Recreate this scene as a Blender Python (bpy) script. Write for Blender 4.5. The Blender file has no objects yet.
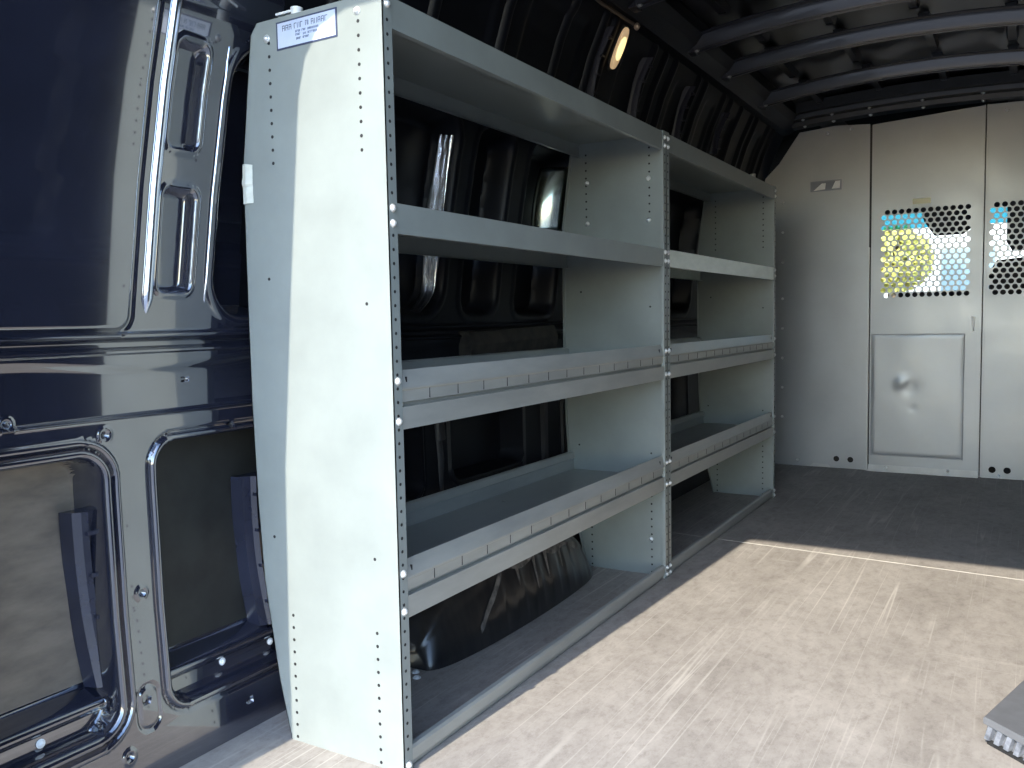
import bpy, bmesh, math, random
import numpy as np
from mathutils import Vector, Matrix
random.seed(4)
sc = bpy.context.scene
COL = sc.collection

# ------------------------------------------------------------------ materials
def mat(name, base, rough=.5, metal=0., spec=.5, coat=0., coat_ior=1.5, var=0., vscale=8., rvar=0., bump=0., bscale=60., stretch=(1, 1, 1),
        emit=None, estr=0., base2=None):
    m = bpy.data.materials.new(name); m.use_nodes = True
    nt = m.node_tree; N = nt.nodes; L = nt.links
    b = N['Principled BSDF']
    b.inputs['Base Color'].default_value = (*base, 1)
    b.inputs['Roughness'].default_value = rough
    b.inputs['Metallic'].default_value = metal
    b.inputs['Specular IOR Level'].default_value = spec
    b.inputs['Coat Weight'].default_value = coat
    b.inputs['Coat IOR'].default_value = coat_ior
    b.inputs['Coat Roughness'].default_value = .04
    tc = N.new('ShaderNodeTexCoord'); mp = N.new('ShaderNodeMapping')
    mp.inputs['Scale'].default_value = stretch
    L.new(tc.outputs['Object'], mp.inputs['Vector'])
    if var or base2 or rvar:
        n = N.new('ShaderNodeTexNoise'); n.inputs['Scale'].default_value = vscale; n.inputs['Detail'].default_value = 6
        n.inputs['Roughness'].default_value = .6
        L.new(mp.outputs['Vector'], n.inputs['Vector'])
        r = N.new('ShaderNodeValToRGB')
        c2 = base2 or tuple(max(0, c * (1 - var)) for c in base)
        c1 = base if base2 else tuple(min(1, c * (1 + var)) for c in base)
        r.color_ramp.elements[0].position = .35; r.color_ramp.elements[1].position = .65
        r.color_ramp.elements[0].color = (*c2, 1); r.color_ramp.elements[1].color = (*c1, 1)
        L.new(n.outputs['Fac'], r.inputs['Fac']); L.new(r.outputs['Color'], b.inputs['Base Color'])
        if rvar:
            mr = N.new('ShaderNodeMapRange')
            mr.inputs['From Min'].default_value = .3; mr.inputs['From Max'].default_value = .7
            mr.inputs['To Min'].default_value = rough - rvar; mr.inputs['To Max'].default_value = rough + rvar
            L.new(n.outputs['Fac'], mr.inputs['Value']); L.new(mr.outputs['Result'], b.inputs['Roughness'])
    if bump:
        n2 = N.new('ShaderNodeTexNoise'); n2.inputs['Scale'].default_value = bscale; n2.inputs['Detail'].default_value = 4
        L.new(mp.outputs['Vector'], n2.inputs['Vector'])
        bp = N.new('ShaderNodeBump'); bp.inputs['Strength'].default_value = bump; bp.inputs['Distance'].default_value = .01
        L.new(n2.outputs['Fac'], bp.inputs['Height']); L.new(bp.outputs['Normal'], b.inputs['Normal'])
    if emit:
        b.inputs['Emission Color'].default_value = (*emit, 1); b.inputs['Emission Strength'].default_value = estr
    return m

M = {}
M['van'] = mat('van_dark_paint', (.016, .018, .032), rough=.17, spec=1., coat=1., coat_ior=2.2, var=.2, vscale=5, bump=.006, bscale=6)
M['matt_black'] = mat('matt_black_finish', (.007, .008, .012), rough=.45, spec=.25, var=.25)  # darker matt finish for upper wall, wall behind shelves and cant rails
M['bracket'] = mat('upper_bracket_plastic', (.018, .019, .032), rough=.5, spec=.3)
M['dark_back'] = mat('dark_opening_back', (.030, .031, .028), rough=.55, base2=(.02, .02, .019), vscale=12)  # darker back of the second lower opening
M['bead'] = mat('bead_sky_reflection', (.62, .68, .80), rough=.2, metal=1., var=.12, vscale=20, stretch=(1, 1, .3))  # silver colour stands for the sky reflected in the glossy bead
M['pocket_highlight'] = mat('pocket_edge_highlight', (.36, .38, .42), rough=.3, metal=.8, var=.3, vscale=40)  # edge highlight put into a lighter steel colour
M['skin'] = mat('bare_body_skin', (.20, .165, .13), rough=.6, base2=(.125, .104, .084), vscale=9, bump=.08, bscale=40, stretch=(1, 1, 3))
M['plastic'] = mat('navy_plastic', (.022, .025, .045), rough=.22, spec=1., var=.2)
M['shelf'] = mat('sage_grey_enamel', (.262, .290, .276), rough=.36, spec=.5, var=.07, vscale=6, rvar=.06)
M['shelf_lip'] = mat('worn_grey_steel', (.42, .43, .40), rough=.38, metal=.2, base2=(.33, .34, .32), vscale=14, rvar=.08, stretch=(1, .25, 1))
M['reflection_lip'] = mat('reflection_pale_steel', (.84, .90, .82), rough=.35, metal=0., base2=(.72, .79, .71), vscale=25, stretch=(1, .3, 1))  # shelf edge reflection put into a paler base colour
M['hole'] = mat('dark_hole', (.012, .012, .014), rough=.7)
M['zinc'] = mat('zinc_bolt', (.82, .84, .84), rough=.32, metal=.45, var=.05)
M['bulk'] = mat('grey_partition_steel', (.37, .39, .405), rough=.36, metal=.4, base2=(.33, .35, .365), vscale=3, rvar=.08, bump=.05, bscale=5)
M['bulk_edge'] = mat('partition_edge_steel', (.42, .43, .43), rough=.4, metal=.4, var=.1)
M['arch'] = mat('black_arch_liner', (.012, .012, .014), rough=.3, spec=.5, coat=.25, base2=(.03, .028, .027), vscale=14, stretch=(1, 2, .4))
M['roofp'] = mat('dark_roof_paint', (.013, .0135, .017), rough=.32, spec=.6, coat=.3, var=.25, vscale=4)
M['bowp'] = mat('roof_bow_paint', (.022, .023, .032), rough=.3, spec=.7, coat=.5, var=.15)
M['bowhdr'] = mat('header_paint', (.035, .037, .040), rough=.4, var=.15)
M['white'] = mat('white_plastic', (.85, .86, .85), rough=.35)
M['yellow'] = mat('yellow_label', (.92, .90, .62), rough=.5)
M['sticker'] = mat('blue_silver_sticker', (.50, .58, .76), rough=.25, base2=(.62, .68, .80), vscale=10)
M['ink'] = mat('navy_ink', (.045, .06, .12), rough=.45)
M['inkpale'] = mat('faded_ink', (.20, .25, .38), rough=.45)
M['pillar_glint'] = mat('silver_highlight', (.92, .93, .95), rough=.26, metal=1., bump=.25, bscale=40, stretch=(1, 1, .15))  # bright metal for the strip that imitates the pillar's reflection
M['edge_sun'] = mat('pale_sun_patch', (.72, .74, .66), rough=.5, var=.06, vscale=50)  # pale colour of the painted sun patch on the end panel
M['stepgrey'] = mat('grey_step_plastic', (.15, .155, .165), rough=.55, var=.08, vscale=30)
M['steptrim'] = mat('silver_step_trim', (.26, .28, .32), rough=.4, metal=.3, var=.35, vscale=60)
M['rubber'] = mat('black_rubber', (.02, .02, .02), rough=.7)
M['cab'] = mat('cab_black_trim', (.012, .012, .013), rough=.8)
M['lens'] = mat('amber_lens', (.75, .58, .38), rough=.4, emit=(1., .68, .36), estr=.30)
M['bulb'] = mat('lit_bulb', (1, .9, .6), rough=.4, emit=(1., .76, .34), estr=1.1)
M['lettered'] = mat('hi_vis_leaf', (.80, .70, .20), rough=.7, base2=(.46, .46, .12), vscale=5)
M['bark'] = mat('bark', (.16, .11, .07), rough=.85, var=.3)
M['render'] = mat('white_render', (.85, .85, .82), rough=.8, var=.04)
M['bldglass'] = mat('building_glass', (.16, .24, .30), rough=.15, spec=.8)

def floor_mat():
    m = bpy.data.materials.new('worn_beige_floor'); m.use_nodes = True
    nt = m.node_tree; N = nt.nodes; L = nt.links; b = N['Principled BSDF']
    tc = N.new('ShaderNodeTexCoord')
    def noise(scale, sx, sy, rot=0, det=5, rough=.6, dist=0.):
        mp = N.new('ShaderNodeMapping'); mp.inputs['Scale'].default_value = (sx, sy, 1); mp.inputs['Rotation'].default_value = (0, 0, rot)
        L.new(tc.outputs['Object'], mp.inputs['Vector'])
        n = N.new('ShaderNodeTexNoise'); n.inputs['Scale'].default_value = scale; n.inputs['Detail'].default_value = det
        n.inputs['Roughness'].default_value = rough; n.inputs['Distortion'].default_value = dist
        L.new(mp.outputs['Vector'], n.inputs['Vector']); return n.outputs['Fac']
    def ramp(f, stops):
        r = N.new('ShaderNodeValToRGB'); e = r.color_ramp.elements
        while len(e) < len(stops): e.new(.5)
        for i, (p, c) in enumerate(stops): e[i].position = p; e[i].color = (*c, 1)
        L.new(f, r.inputs['Fac']); return r.outputs['Color']
    def mix(t, fac, a, c):
        x = N.new('ShaderNodeMix'); x.data_type = 'RGBA'; x.blend_type = t
        if isinstance(fac, float): x.inputs[0].default_value = fac
        else: L.new(fac, x.inputs[0])
        for k, v in ((6, a), (7, c)):
            if isinstance(v, tuple): x.inputs[k].default_value = (*v, 1)
            else: L.new(v, x.inputs[k])
        return x.outputs[2]
    base = ramp(noise(3.2, 1, .6, .1, 9, .75), [(.34, (.300, .272, .242)), (.5, (.378, .345, .309)), (.68, (.45, .414, .374))])
    grain = ramp(noise(15, 1.7, .9, .5, 7, .8), [(.36, (.84, .835, .83)), (.5, (1, 1, 1)), (.64, (1.08, 1.08, 1.08))])
    c = mix('MULTIPLY', 1., base, grain)
    blot = ramp(noise(30, 1.3, .7, .2, 6, .85), [(.36, (.74, .73, .72)), (.50, (1, 1, 1))])
    c = mix('MULTIPLY', .7, c, blot)
    k0 = (0, 0, 0); k1 = (1, 1, 1)
    for (sc_, sx, sy, rot, w, amt) in ((1.5, 8, .10, .10, .0045, .7), (1.7, 7, .10, -.22, .0045, .65), (2.0, 6, .12, .33, .0045, .6), (1.9, .10, 6, .04, .004, .25), (2.6, 5, .14, -.5, .0045, .45)):
        f = noise(sc_, sx, sy, rot, 1, .3, 0)
        s = ramp(f, [(.5 - 2 * w, k0), (.5, k1), (.5 + 2 * w, k0)])
        patch = ramp(noise(1.7, 1, 1, rot * 3 + 1, 2), [(.47, k0), (.62, k1)])
        s = mix('MULTIPLY', 1., s, patch)
        ss = mix('MULTIPLY', 1., s, (amt, amt, amt))
        c = mix('MIX', ss, c, (.62, .58, .52))
    L.new(c, b.inputs['Base Color']); b.inputs['Roughness'].default_value = .62
    bp = N.new('ShaderNodeBump'); bp.inputs['Strength'].default_value = .08; bp.inputs['Distance'].default_value = .004
    L.new(noise(45, 1, 1), bp.inputs['Height']); L.new(bp.outputs['Normal'], b.inputs['Normal'])
    return m
M['floor'] = floor_mat()
M['seam'] = mat('pale_seam_strip', (.52, .49, .44), rough=.55, var=.1, vscale=30)
M['ground'] = mat('pale_concrete_yard', (.20, .20, .205), rough=.85, var=.08, vscale=.5)

def glass_mat(name, tint=False):
    m = bpy.data.materials.new(name); m.use_nodes = True
    nt = m.node_tree; N = nt.nodes; L = nt.links
    N.remove(N['Principled BSDF']); out = N['Material Output']
    tr = N.new('ShaderNodeBsdfTransparent'); gl = N.new('ShaderNodeBsdfGlossy'); gl.inputs['Roughness'].default_value = .01
    fr = N.new('ShaderNodeFresnel'); mx = N.new('ShaderNodeMixShader')
    L.new(fr.outputs[0], mx.inputs[0]); L.new(tr.outputs[0], mx.inputs[1]); L.new(gl.outputs[0], mx.inputs[2])
    L.new(mx.outputs[0], out.inputs['Surface'])
    tr.inputs['Color'].default_value = (.92, .95, .94, 1)
    if tint:
        tr.inputs['Color'].default_value = (.17, .44, .52, 1)
    return m
M['glass'] = glass_mat('clear_windscreen_glass'); M['tintglass'] = glass_mat('blue_tint_band_glass', True)

# ------------------------------------------------------------------ helpers
def tag(o, label=None, cat=None, group=None, kind=None):
    if label: o['label'] = label
    if cat: o['category'] = cat
    if group: o['group'] = group
    if kind: o['kind'] = kind
    return o
def empty(name, loc=(0, 0, 0)):
    o = bpy.data.objects.new(name, None); o.location = loc; o.empty_display_size = .1; COL.objects.link(o); return o
def link(name, me, mats, parent=None, smooth=None):
    o = bpy.data.objects.new(name, me); COL.objects.link(o)
    for m in (mats if isinstance(mats, (list, tuple)) else [mats]): me.materials.append(m)
    if smooth is not None:
        for p in me.polygons: p.use_smooth = True
        me.set_sharp_from_angle(angle=math.radians(smooth))
    if parent:
        o.parent = parent
        a = parent; off = Vector((0, 0, 0))
        while a: off += a.location; a = a.parent
        o.location = -off                      # meshes are written in van coordinates
    return o
def obj(name, bm, mats, parent=None, smooth=None, bevel=0):
    if bevel:
        bmesh.ops.bevel(bm, geom=[e for e in bm.edges if len(e.link_faces) == 2 and e.calc_face_angle(0) > .5], offset=bevel, segments=2, affect='EDGES', clamp_overlap=True)
    bmesh.ops.recalc_face_normals(bm, faces=bm.faces)
    me = bpy.data.meshes.new(name); bm.to_mesh(me); bm.free()
    return link(name, me, mats, parent, smooth)
def box(bm, a, b, mi=0):
    x0, y0, z0 = a; x1, y1, z1 = b
    v = [bm.verts.new(p) for p in ((x0, y0, z0), (x1, y0, z0), (x1, y1, z0), (x0, y1, z0), (x0, y0, z1), (x1, y0, z1), (x1, y1, z1), (x0, y1, z1))]
    for q in ((0, 3, 2, 1), (4, 5, 6, 7), (0, 1, 5, 4), (1, 2, 6, 5), (2, 3, 7, 6), (3, 0, 4, 7)):
        f = bm.faces.new([v[i] for i in q]); f.material_index = mi
    return bm
def prism(bm, poly, fn0, fn1, mi=0):
    """closed 2-D polygon swept from fn0(p) to fn1(p)"""
    a = [bm.verts.new(fn0(p)) for p in poly]; b = [bm.verts.new(fn1(p)) for p in poly]
    n = len(poly)
    fs = [bm.faces.new(a), bm.faces.new(b[::-1])] + [bm.faces.new((a[i], b[i], b[(i + 1) % n], a[(i + 1) % n])) for i in range(n)]
    for f in fs: f.material_index = mi
    return bm
def thick(path, t):
    """open 2-D polyline -> closed thin strip polygon of thickness t"""
    n = len(path); L = []; R = []
    for i in range(n):
        p = Vector(path[i]); d0 = (p - Vector(path[i - 1])).normalized() if i else None
        d1 = (Vector(path[i + 1]) - p).normalized() if i < n - 1 else None
        d0 = d0 or d1; d1 = d1 or d0
        nn = Vector((-(d0.y + d1.y), d0.x + d1.x)); nn.normalize()
        c = max(.35, nn.dot(Vector((-d0.y, d0.x))))
        L.append(tuple(p)); R.append(tuple(p + nn * (t / c)))
    return L + R[::-1]
def sweep_y(bm, poly, y0, y1, mi=0):
    return prism(bm, poly, lambda p: (p[0], y0, p[1]), lambda p: (p[0], y1, p[1]), mi)
def disc(bm, c, axis, r, d, n=10, mi=1):
    ax = Vector(axis).normalized(); u = ax.orthogonal().normalized(); w = ax.cross(u); c = Vector(c)
    a = [bm.verts.new(c + (u * math.cos(t) + w * math.sin(t)) * r) for t in [2 * math.pi * i / n for i in range(n)]]
    b = [bm.verts.new(v.co + ax * d) for v in a]
    fs = [bm.faces.new(b), bm.faces.new(a[::-1])] + [bm.faces.new((a[i], a[(i + 1) % n], b[(i + 1) % n], b[i])) for i in range(n)]
    for f in fs: f.material_index = mi
def dome(bm, c, axis, r, h, n=12, rings=4, mi=0, washer=True):
    ax = Vector(axis).normalized(); u = ax.orthogonal().normalized(); w = ax.cross(u); c = Vector(c)
    prev = None
    prof_ = ([(r * 1.25, 0), (r * 1.25, h * .18)] if washer else []) + [(r * math.cos(i / rings * math.pi / 2), h * (.18 if washer else 0) + h * math.sin(i / rings * math.pi / 2)) for i in range(rings)]
    first = None
    for rr, hh in prof_:
        ring = [bm.verts.new(c + (u * math.cos(2 * math.pi * i / n) + w * math.sin(2 * math.pi * i / n)) * rr + ax * hh) for i in range(n)]
        if prev:
            for i in range(n): bm.faces.new((prev[i], prev[(i + 1) % n], ring[(i + 1) % n], ring[i])).material_index = mi
        else: first = ring
        prev = ring
    top = bm.verts.new(c + ax * h * (1.18 if washer else 1))
    for i in range(n): bm.faces.new((prev[i], prev[(i + 1) % n], top)).material_index = mi
    bm.faces.new(first[::-1]).material_index = mi
def tube(bm, pts, r, n=8, mi=0):
    pts = [Vector(p) for p in pts]; prev = None; rings = []
    for i, p in enumerate(pts):
        d = (pts[min(i + 1, len(pts) - 1)] - pts[max(i - 1, 0)]).normalized()
        u = d.orthogonal().normalized() if prev is None else (prev - d * prev.dot(d)).normalized()
        prev = u; w = d.cross(u)
        rings.append([bm.verts.new(p + (u * math.cos(2 * math.pi * k / n) + w * math.sin(2 * math.pi * k / n)) * r) for k in range(n)])
    for a, b in zip(rings, rings[1:]):
        for k in range(n): bm.faces.new((a[k], a[(k + 1) % n], b[(k + 1) % n], b[k])).material_index = mi
    bm.faces.new(rings[0][::-1]).material_index = mi; bm.faces.new(rings[-1]).material_index = mi

# ------------------------------------------------------------------ van body
YR, YB = -.64, 4.03                            # rear door frame, partition
CX = .56                                       # centre line of the van
PZ = [-.06, 0, .1, .35, .6, .9, 1.2, 1.4, 1.57, 1.85, 2.03, 2.1, 2.135]
PX = [-.432, -.434, -.445, -.46, -.465, -.46, -.435, -.408, -.375, -.28, -.195, -.14, -.09]
def prof(z): return np.interp(z, PZ, PX)
def rr_sd(y, z, y0, y1, z0, z1, r):
    cy, cz = (y0 + y1) / 2, (z0 + z1) / 2
    qx = np.abs(y - cy) - ((y1 - y0) / 2 - r); qz = np.abs(z - cz) - ((z1 - z0) / 2 - r)
    return np.hypot(np.maximum(qx, 0), np.maximum(qz, 0)) + np.minimum(np.maximum(qx, qz), 0) - r
def ss(a, b, x):
    t = np.clip((x - a) / (b - a), 0, 1); return t * t * (3 - 2 * t)
def bumpf(d, w): return np.sqrt(np.clip(1 - (d / w) ** 2, 0, 1))
LOW = [(-1.0, -.325, .135, .675, .05), (-.205, .30, .125, .685, .05), (.42, .70, .40, .69, .05), (.86, 1.30, .42, .69, .05), (1.62, 2.25, .12, .69, .05), (2.45, 3.05, .12, .69, .05), (3.3, 3.85, .12, .69, .05)]
UPP = [(.0, .828, .94, 1.53, .09), (.93, 1.14, .94, 1.53, .06), (1.26, 1.55, .94, 1.53, .05), (1.76, 2.32, .94, 1.53, .07), (2.5, 3.08, .94, 1.53, .07), (3.28, 3.86, .94, 1.53, .07)]
def wall_off(y, z):
    o = np.zeros_like(y); mi = np.zeros(y.shape, int)
    rake = .075 * (z - 1.2)
    ys = y - rake                               # upper features lean with the raked pillar
    # blanked rear window: slightly sunk glossy panel with rounded corner
    sd = rr_sd(ys, z, -1.2, -.236, .917, 1.75, .03)
    o += .009 * ss(-.002, .007, -sd) - .002 * bumpf(sd - .006, .006)
    # two pockets in the pillar
    for (z0, z1, a, b) in ((1.285, 1.497, -.176, -.105), (.993, 1.205, -.174, -.095)):
        sd = rr_sd(ys, z, a, b, z0, z1, .018)
        o += -.026 * ss(0, .010, -sd) + .004 * bumpf(sd - .006, .006)
    # edge of pillar, then sunk bays between pillars
    for (a, b, z0, z1, r) in UPP:
        sd = rr_sd(ys, z, a - (.035 if a == 0 else 0), b, z0, z1, r)
        o += -.085 * ss(0, .03, -sd) + .004 * bumpf(sd - .012, .012)
    # belt mouldings
    o += .012 * ss(.896, .902, z) * (1 - ss(.908, .914, z)) - .010 * ss(.878, .884, z) * (1 - ss(.894, .9, z)) + .006 * bumpf(z - .874, .006)
    dip = .835 + .010 * np.sin(y * 9)
    o -= .007 * ss(.747, .75, z) * (1 - ss(dip, dip + .02, z))
    o += .005 * bumpf(z - .745, .004)
    # lower openings with rolled edges
    for k, (a, b, z0, z1, r) in enumerate(LOW):
        sd = rr_sd(y, z, a, b, z0, z1, r)
        dep = ss(0, .012, -sd)
        sill = .048 * (1 - ss(.185, .215, z)) + .012 * bumpf(z - .19, .02) + .010 * bumpf(z - .125, .015)
        o += -.085 * dep + np.where(sd < -.006, sill * dep, 0)
        if k == 0:
            o += .009 * bumpf(sd - .010, .009) + .008 * bumpf(sd - .030, .008) - .004 * bumpf(sd - .0205, .005)
        else:
            o += .007 * bumpf(sd - .006, .008) - .004 * bumpf(sd - .017, .005)
        mi = np.where((sd < -.012) & (z > .215) & (y < .4), 1 if k == 0 else 3, mi)
    # oval stamping and eyelets in the post between the openings
    sd = rr_sd(y, z, -.282, -.236, .105, .195, .022); o -= .004 * bumpf(sd, .004)
    for (a, c, r) in ((-.315, .714, .013), (-.254, .384, .011), (-.313, .07, .012), (-.499, .755, .011)):
        d = np.hypot(y - a, z - c); o += .003 * bumpf(d - r, .004) - .006 * (d < r * .45)
    for (a, c) in ((-.262, .165), (-.004, .064), (-.004, .70), (-.12, .81)):
        d = np.hypot((y - a) / 1.6, z - c); o -= .008 * (d < .006)
    # raised ribs and clip pads of the upper side wall
    up = ss(1.57, 1.60, z)
    for yc in (.25, .62, .95, 1.3, 1.52, 1.60, 1.98, 2.1, 2.22, 2.52, 2.62, 2.9, 3.02, 3.2, 3.4, 3.5, 3.74, 3.86):
        o += up * (1 - ss(1.98, 2.02, z)) * .016 * bumpf(y - yc, .022)
    for (a, b) in ((.3, .9), (1.05, 1.45), (1.75, 1.95), (2.3, 2.45), (2.7, 2.85), (3.05, 3.17), (3.55, 3.7)):
        sd = rr_sd(y, z, a, b, 1.62, 1.95, .03); o += -.010 * ss(0, .03, -sd)
    o += .012 * bumpf(z - 2.03, .015)
    o *= ss(-.002, .03, z) if False else 1
    o = np.where(z < .02, np.maximum(o, -.005), o)
    mi = np.where((mi == 0) & ((z > 1.66) | (y > .10)), 2, mi)
    return o, mi
def hw_obj(name, ylist, zlist, sgn, parent=None):
    Y, Z = np.meshgrid(ylist, zlist)
    wt = np.clip((Y + .60) / .3, 0, 1) * np.clip((.30 - Y) / .28, 0, 1)
    Y = Y + .075 * (np.clip(Z, .93, 1.66) - 1.2) * wt        # grid follows the raked pillar
    off, mi = wall_off(Y, Z)
    if sgn > 0: X = prof(Z) + off
    else: X = 2 * CX - (prof(Z) + off)
    ny, nz = len(ylist), len(zlist)
    co = np.stack([X, Y, Z], -1).reshape(-1, 3)
    idx = np.arange(ny * nz).reshape(nz, ny)
    q = np.stack([idx[:-1, :-1], idx[:-1, 1:], idx[1:, 1:], idx[1:, :-1]], -1).reshape(-1, 4)
    if sgn < 0: q = q[:, ::-1]
    me = bpy.data.meshes.new(name)
    me.vertices.add(len(co)); me.vertices.foreach_set('co', co.ravel())
    me.loops.add(q.size); me.loops.foreach_set('vertex_index', q.ravel().astype(np.int32))
    me.polygons.add(len(q)); me.polygons.foreach_set('loop_start', np.arange(0, q.size, 4, dtype=np.int32))
    m4 = mi[:-1, :-1]
    me.update(calc_edges=True)
    o = link(name, me, [M['van'], M['skin'], M['matt_black'], M['dark_back']], parent)
    me.polygons.foreach_set('material_index', m4.reshape(-1).astype(np.int32))
    me.polygons.foreach_set('use_smooth', np.ones(len(q), bool))
    me.set_sharp_from_angle(angle=math.radians(50))
    return o
ya = np.concatenate([np.arange(YR, .1, .003), np.arange(.1, 1.8, .006), np.arange(1.8, YB + .08, .012)])
za = np.concatenate([np.arange(-.06, 1.0, .004), np.arange(1.0, 1.6, .006), np.arange(1.6, 2.136, .008), [2.135]])
wl = tag(hw_obj('wall_left', ya, za, 1), 'dark navy painted van side wall with pressed openings behind the shelving', 'van wall', kind='structure')
yb_ = np.arange(YR, YB + .08, .02); zb_ = np.concatenate([np.arange(-.06, 2.136, .015), [2.135]])
tag(hw_obj('wall_right', yb_, zb_, -1), 'dark navy painted van side wall opposite the shelving', 'van wall', kind='structure')

# floor
bm = bmesh.new(); box(bm, (-.47, YR, -.04), (2 * CX + .47, YB + .06, 0))
tag(obj('floor', bm, M['floor']), 'worn scratched beige van load floor', 'floor', kind='structure')
bm = bmesh.new()
prism(bm, [(-.42, 2.143), (1.28, 2.017), (1.28, 2.024), (-.42, 2.150)], lambda p: (p[0], p[1], .0), lambda p: (p[0], p[1], .0012))
tag(obj('trim_1', bm, M['seam']), 'pale seam strip across the van floor', 'floor seam', kind='structure')

# roof skin with shallow ribs, side rails and bows
def roof_z(x):
    t = (x - CX) / .65; return 2.185 - .05 * t * t
xs = np.linspace(-.09, 2 * CX + .09, 65); ysr = np.arange(YR, YB + 1.5, .05)
bm = bmesh.new(); g = []
for y in ysr:
    row = []
    for x in xs:
        z = roof_z(x) + .010 * math.cos((x - .05) * 2 * math.pi / .26) * (0 if abs(x - CX) > .63 else 1) * .6
        row.append(bm.verts.new((x, y, z)))
    g.append(row)
for a, b in zip(g, g[1:]):
    for i in range(len(xs) - 1): bm.faces.new((a[i], b[i], b[i + 1], a[i + 1]))
ce = tag(obj('ceiling', bm, M['roofp'], smooth=50), 'bare dark metal van roof with cross bows', 'van roof', kind='structure')
def bow_pts(y, z0, mid, n=25, x0=-.125, x1=2 * CX + .125):
    return [(x, y, z0 + mid * (1 - ((x - CX) / ((x1 - x0) / 2)) ** 2)) for x in np.linspace(x0, x1, n)]
def bow(y, w=.06, z0=2.018, mid=.052, m='bowp'):
    """hat-section cross bow, flanged up to the roof"""
    bm = bmesh.new()
    sec = [(-w / 2 - .028, .052), (-w / 2 - .004, .050), (-w / 2 + .002, .008), (-w / 2 + .008, 0), (-.012, 0), (-.006, .006), (.006, .006), (.012, 0), (w / 2 - .008, 0), (w / 2 - .002, .008), (w / 2 + .004, .05), (w / 2 + .028, .052), (w / 2 + .028, .056), (-w / 2 - .028, .056)]
    rings = [[bm.verts.new((p[0], p[1] + s[0], p[2] + s[1])) for s in sec] for p in bow_pts(y, z0, mid)]
    n = len(sec)
    for a, b in zip(rings, rings[1:]):
        for k in range(n): bm.faces.new((a[k], a[(k + 1) % n], b[(k + 1) % n], b[k]))
    bm.faces.new(rings[0]); bm.faces.new(rings[-1][::-1])
    # pressed feet at both ends
    for x in (-.125, 2 * CX + .125):
        s = -1 if x < 0 else 1
        box(bm, (min(x, x + s * .03), y - w / 2, z0 - .006), (max(x, x + s * .03), y + w / 2, z0 + .03))
    o = obj('roof_bow', bm, M[m], ce, smooth=35)
    bm = bmesh.new()
    for x in (-.118, 2 * CX + .118): dome(bm, (x, y - w * .2, z0 + .002), (0, 0, -1), .009, .006)
    obj('bow_rivet', bm, M['bulk_edge'], o, smooth=40)
    return o
for y in (.35, .95, 1.6, 2.22, 2.68, 3.33): bow(y)
# short ties running along the roof between bows
for (ya_, yb2, xlist) in ((1.66, 2.16, (.02, .32, .66, .98)), (2.28, 2.62, (.06, .34, .66, 1.0)), (2.74, 3.27, (.04, .34, .68, 1.0)), (3.39, 3.9, (.05, .36, .68, 1.0))):
    for x in xlist:
        z = roof_z(x) - .035
        bm = bmesh.new()
        sweep_y(bm, [(x - .016, z), (x + .016, z), (x + .024, z + .03), (x - .024, z + .03)], ya_ + .02, yb2 - .02)
        box(bm, (x - .014, yb2 - .055, z - .003), (x + .014, yb2 - .035, z + .001))
        obj('roof_tie', bm, M['roofp'], ce, bevel=.003)
# cant rails
for s in (1, -1):
    bm = bmesh.new()
    X = lambda x: x if s > 0 else 2 * CX - x
    prism(bm, [(-.215, 2.0), (-.17, 2.005), (-.115, 2.04), (-.085, 2.075), (-.085, 2.12), (-.15, 2.10)], lambda p: (X(p[0]), YR, p[1]), lambda p: (X(p[0]), YB + .05, p[1]))
    obj('cant_rail', bm, M['matt_black'], ce, bevel=.006)
# front header beam over the partition
bm = bmesh.new()
sec = [(3.86, 2.075), (3.90, 2.072), (3.905, 2.05), (3.955, 2.045), (3.965, 2.022), (4.02, 2.015), (4.05, 2.02), (4.05, 2.16), (3.86, 2.13)]
rings = [[bm.verts.new((x, a[0], a[1] + .028 * (1 - ((x - CX) / .69) ** 2))) for a in sec] for x in np.linspace(-.13, 2 * CX + .13, 25)]
for a, b in zip(rings, rings[1:]):
    for k in range(len(sec)): bm.faces.new((a[k], a[(k + 1) % len(sec)], b[(k + 1) % len(sec)], b[k]))
bm.faces.new(rings[0]); bm.faces.new(rings[-1][::-1])
hd = obj('roof_header', bm, M['bowhdr'], ce, smooth=30)
for x in (-.06, .10, .30, .57, .86):
    for (yy, zz) in ((3.93, 2.047), (3.985, 2.018)):
        bm = bmesh.new(); dome(bm, (x, yy, zz + .028 * (1 - ((x - CX) / .69) ** 2)), (0, -.5, -1), .008, .007)
        obj('header_bolt', bm, M['zinc'], hd, smooth=40)

# cable clipped to the cant rail
bm = bmesh.new()
tube(bm, [(-.185, .3 + i * .14, 1.992 + .006 * math.sin(i * 2.1)) for i in range(11)], .006)
cb = tag(obj('cable', bm, mat('brown_cable', (.11, .085, .065), rough=.5), smooth=60), 'thin brown cable running along the roof rail toward the lit lamp', 'cable')
bm = bmesh.new(); dome(bm, (-.178, 1.705, 1.99), (1, -.4, -.3), .011, .012)
obj('cable_clip', bm, mat('copper_clip', (.5, .4, .32), rough=.4, metal=.6), cb, smooth=40)

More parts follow.
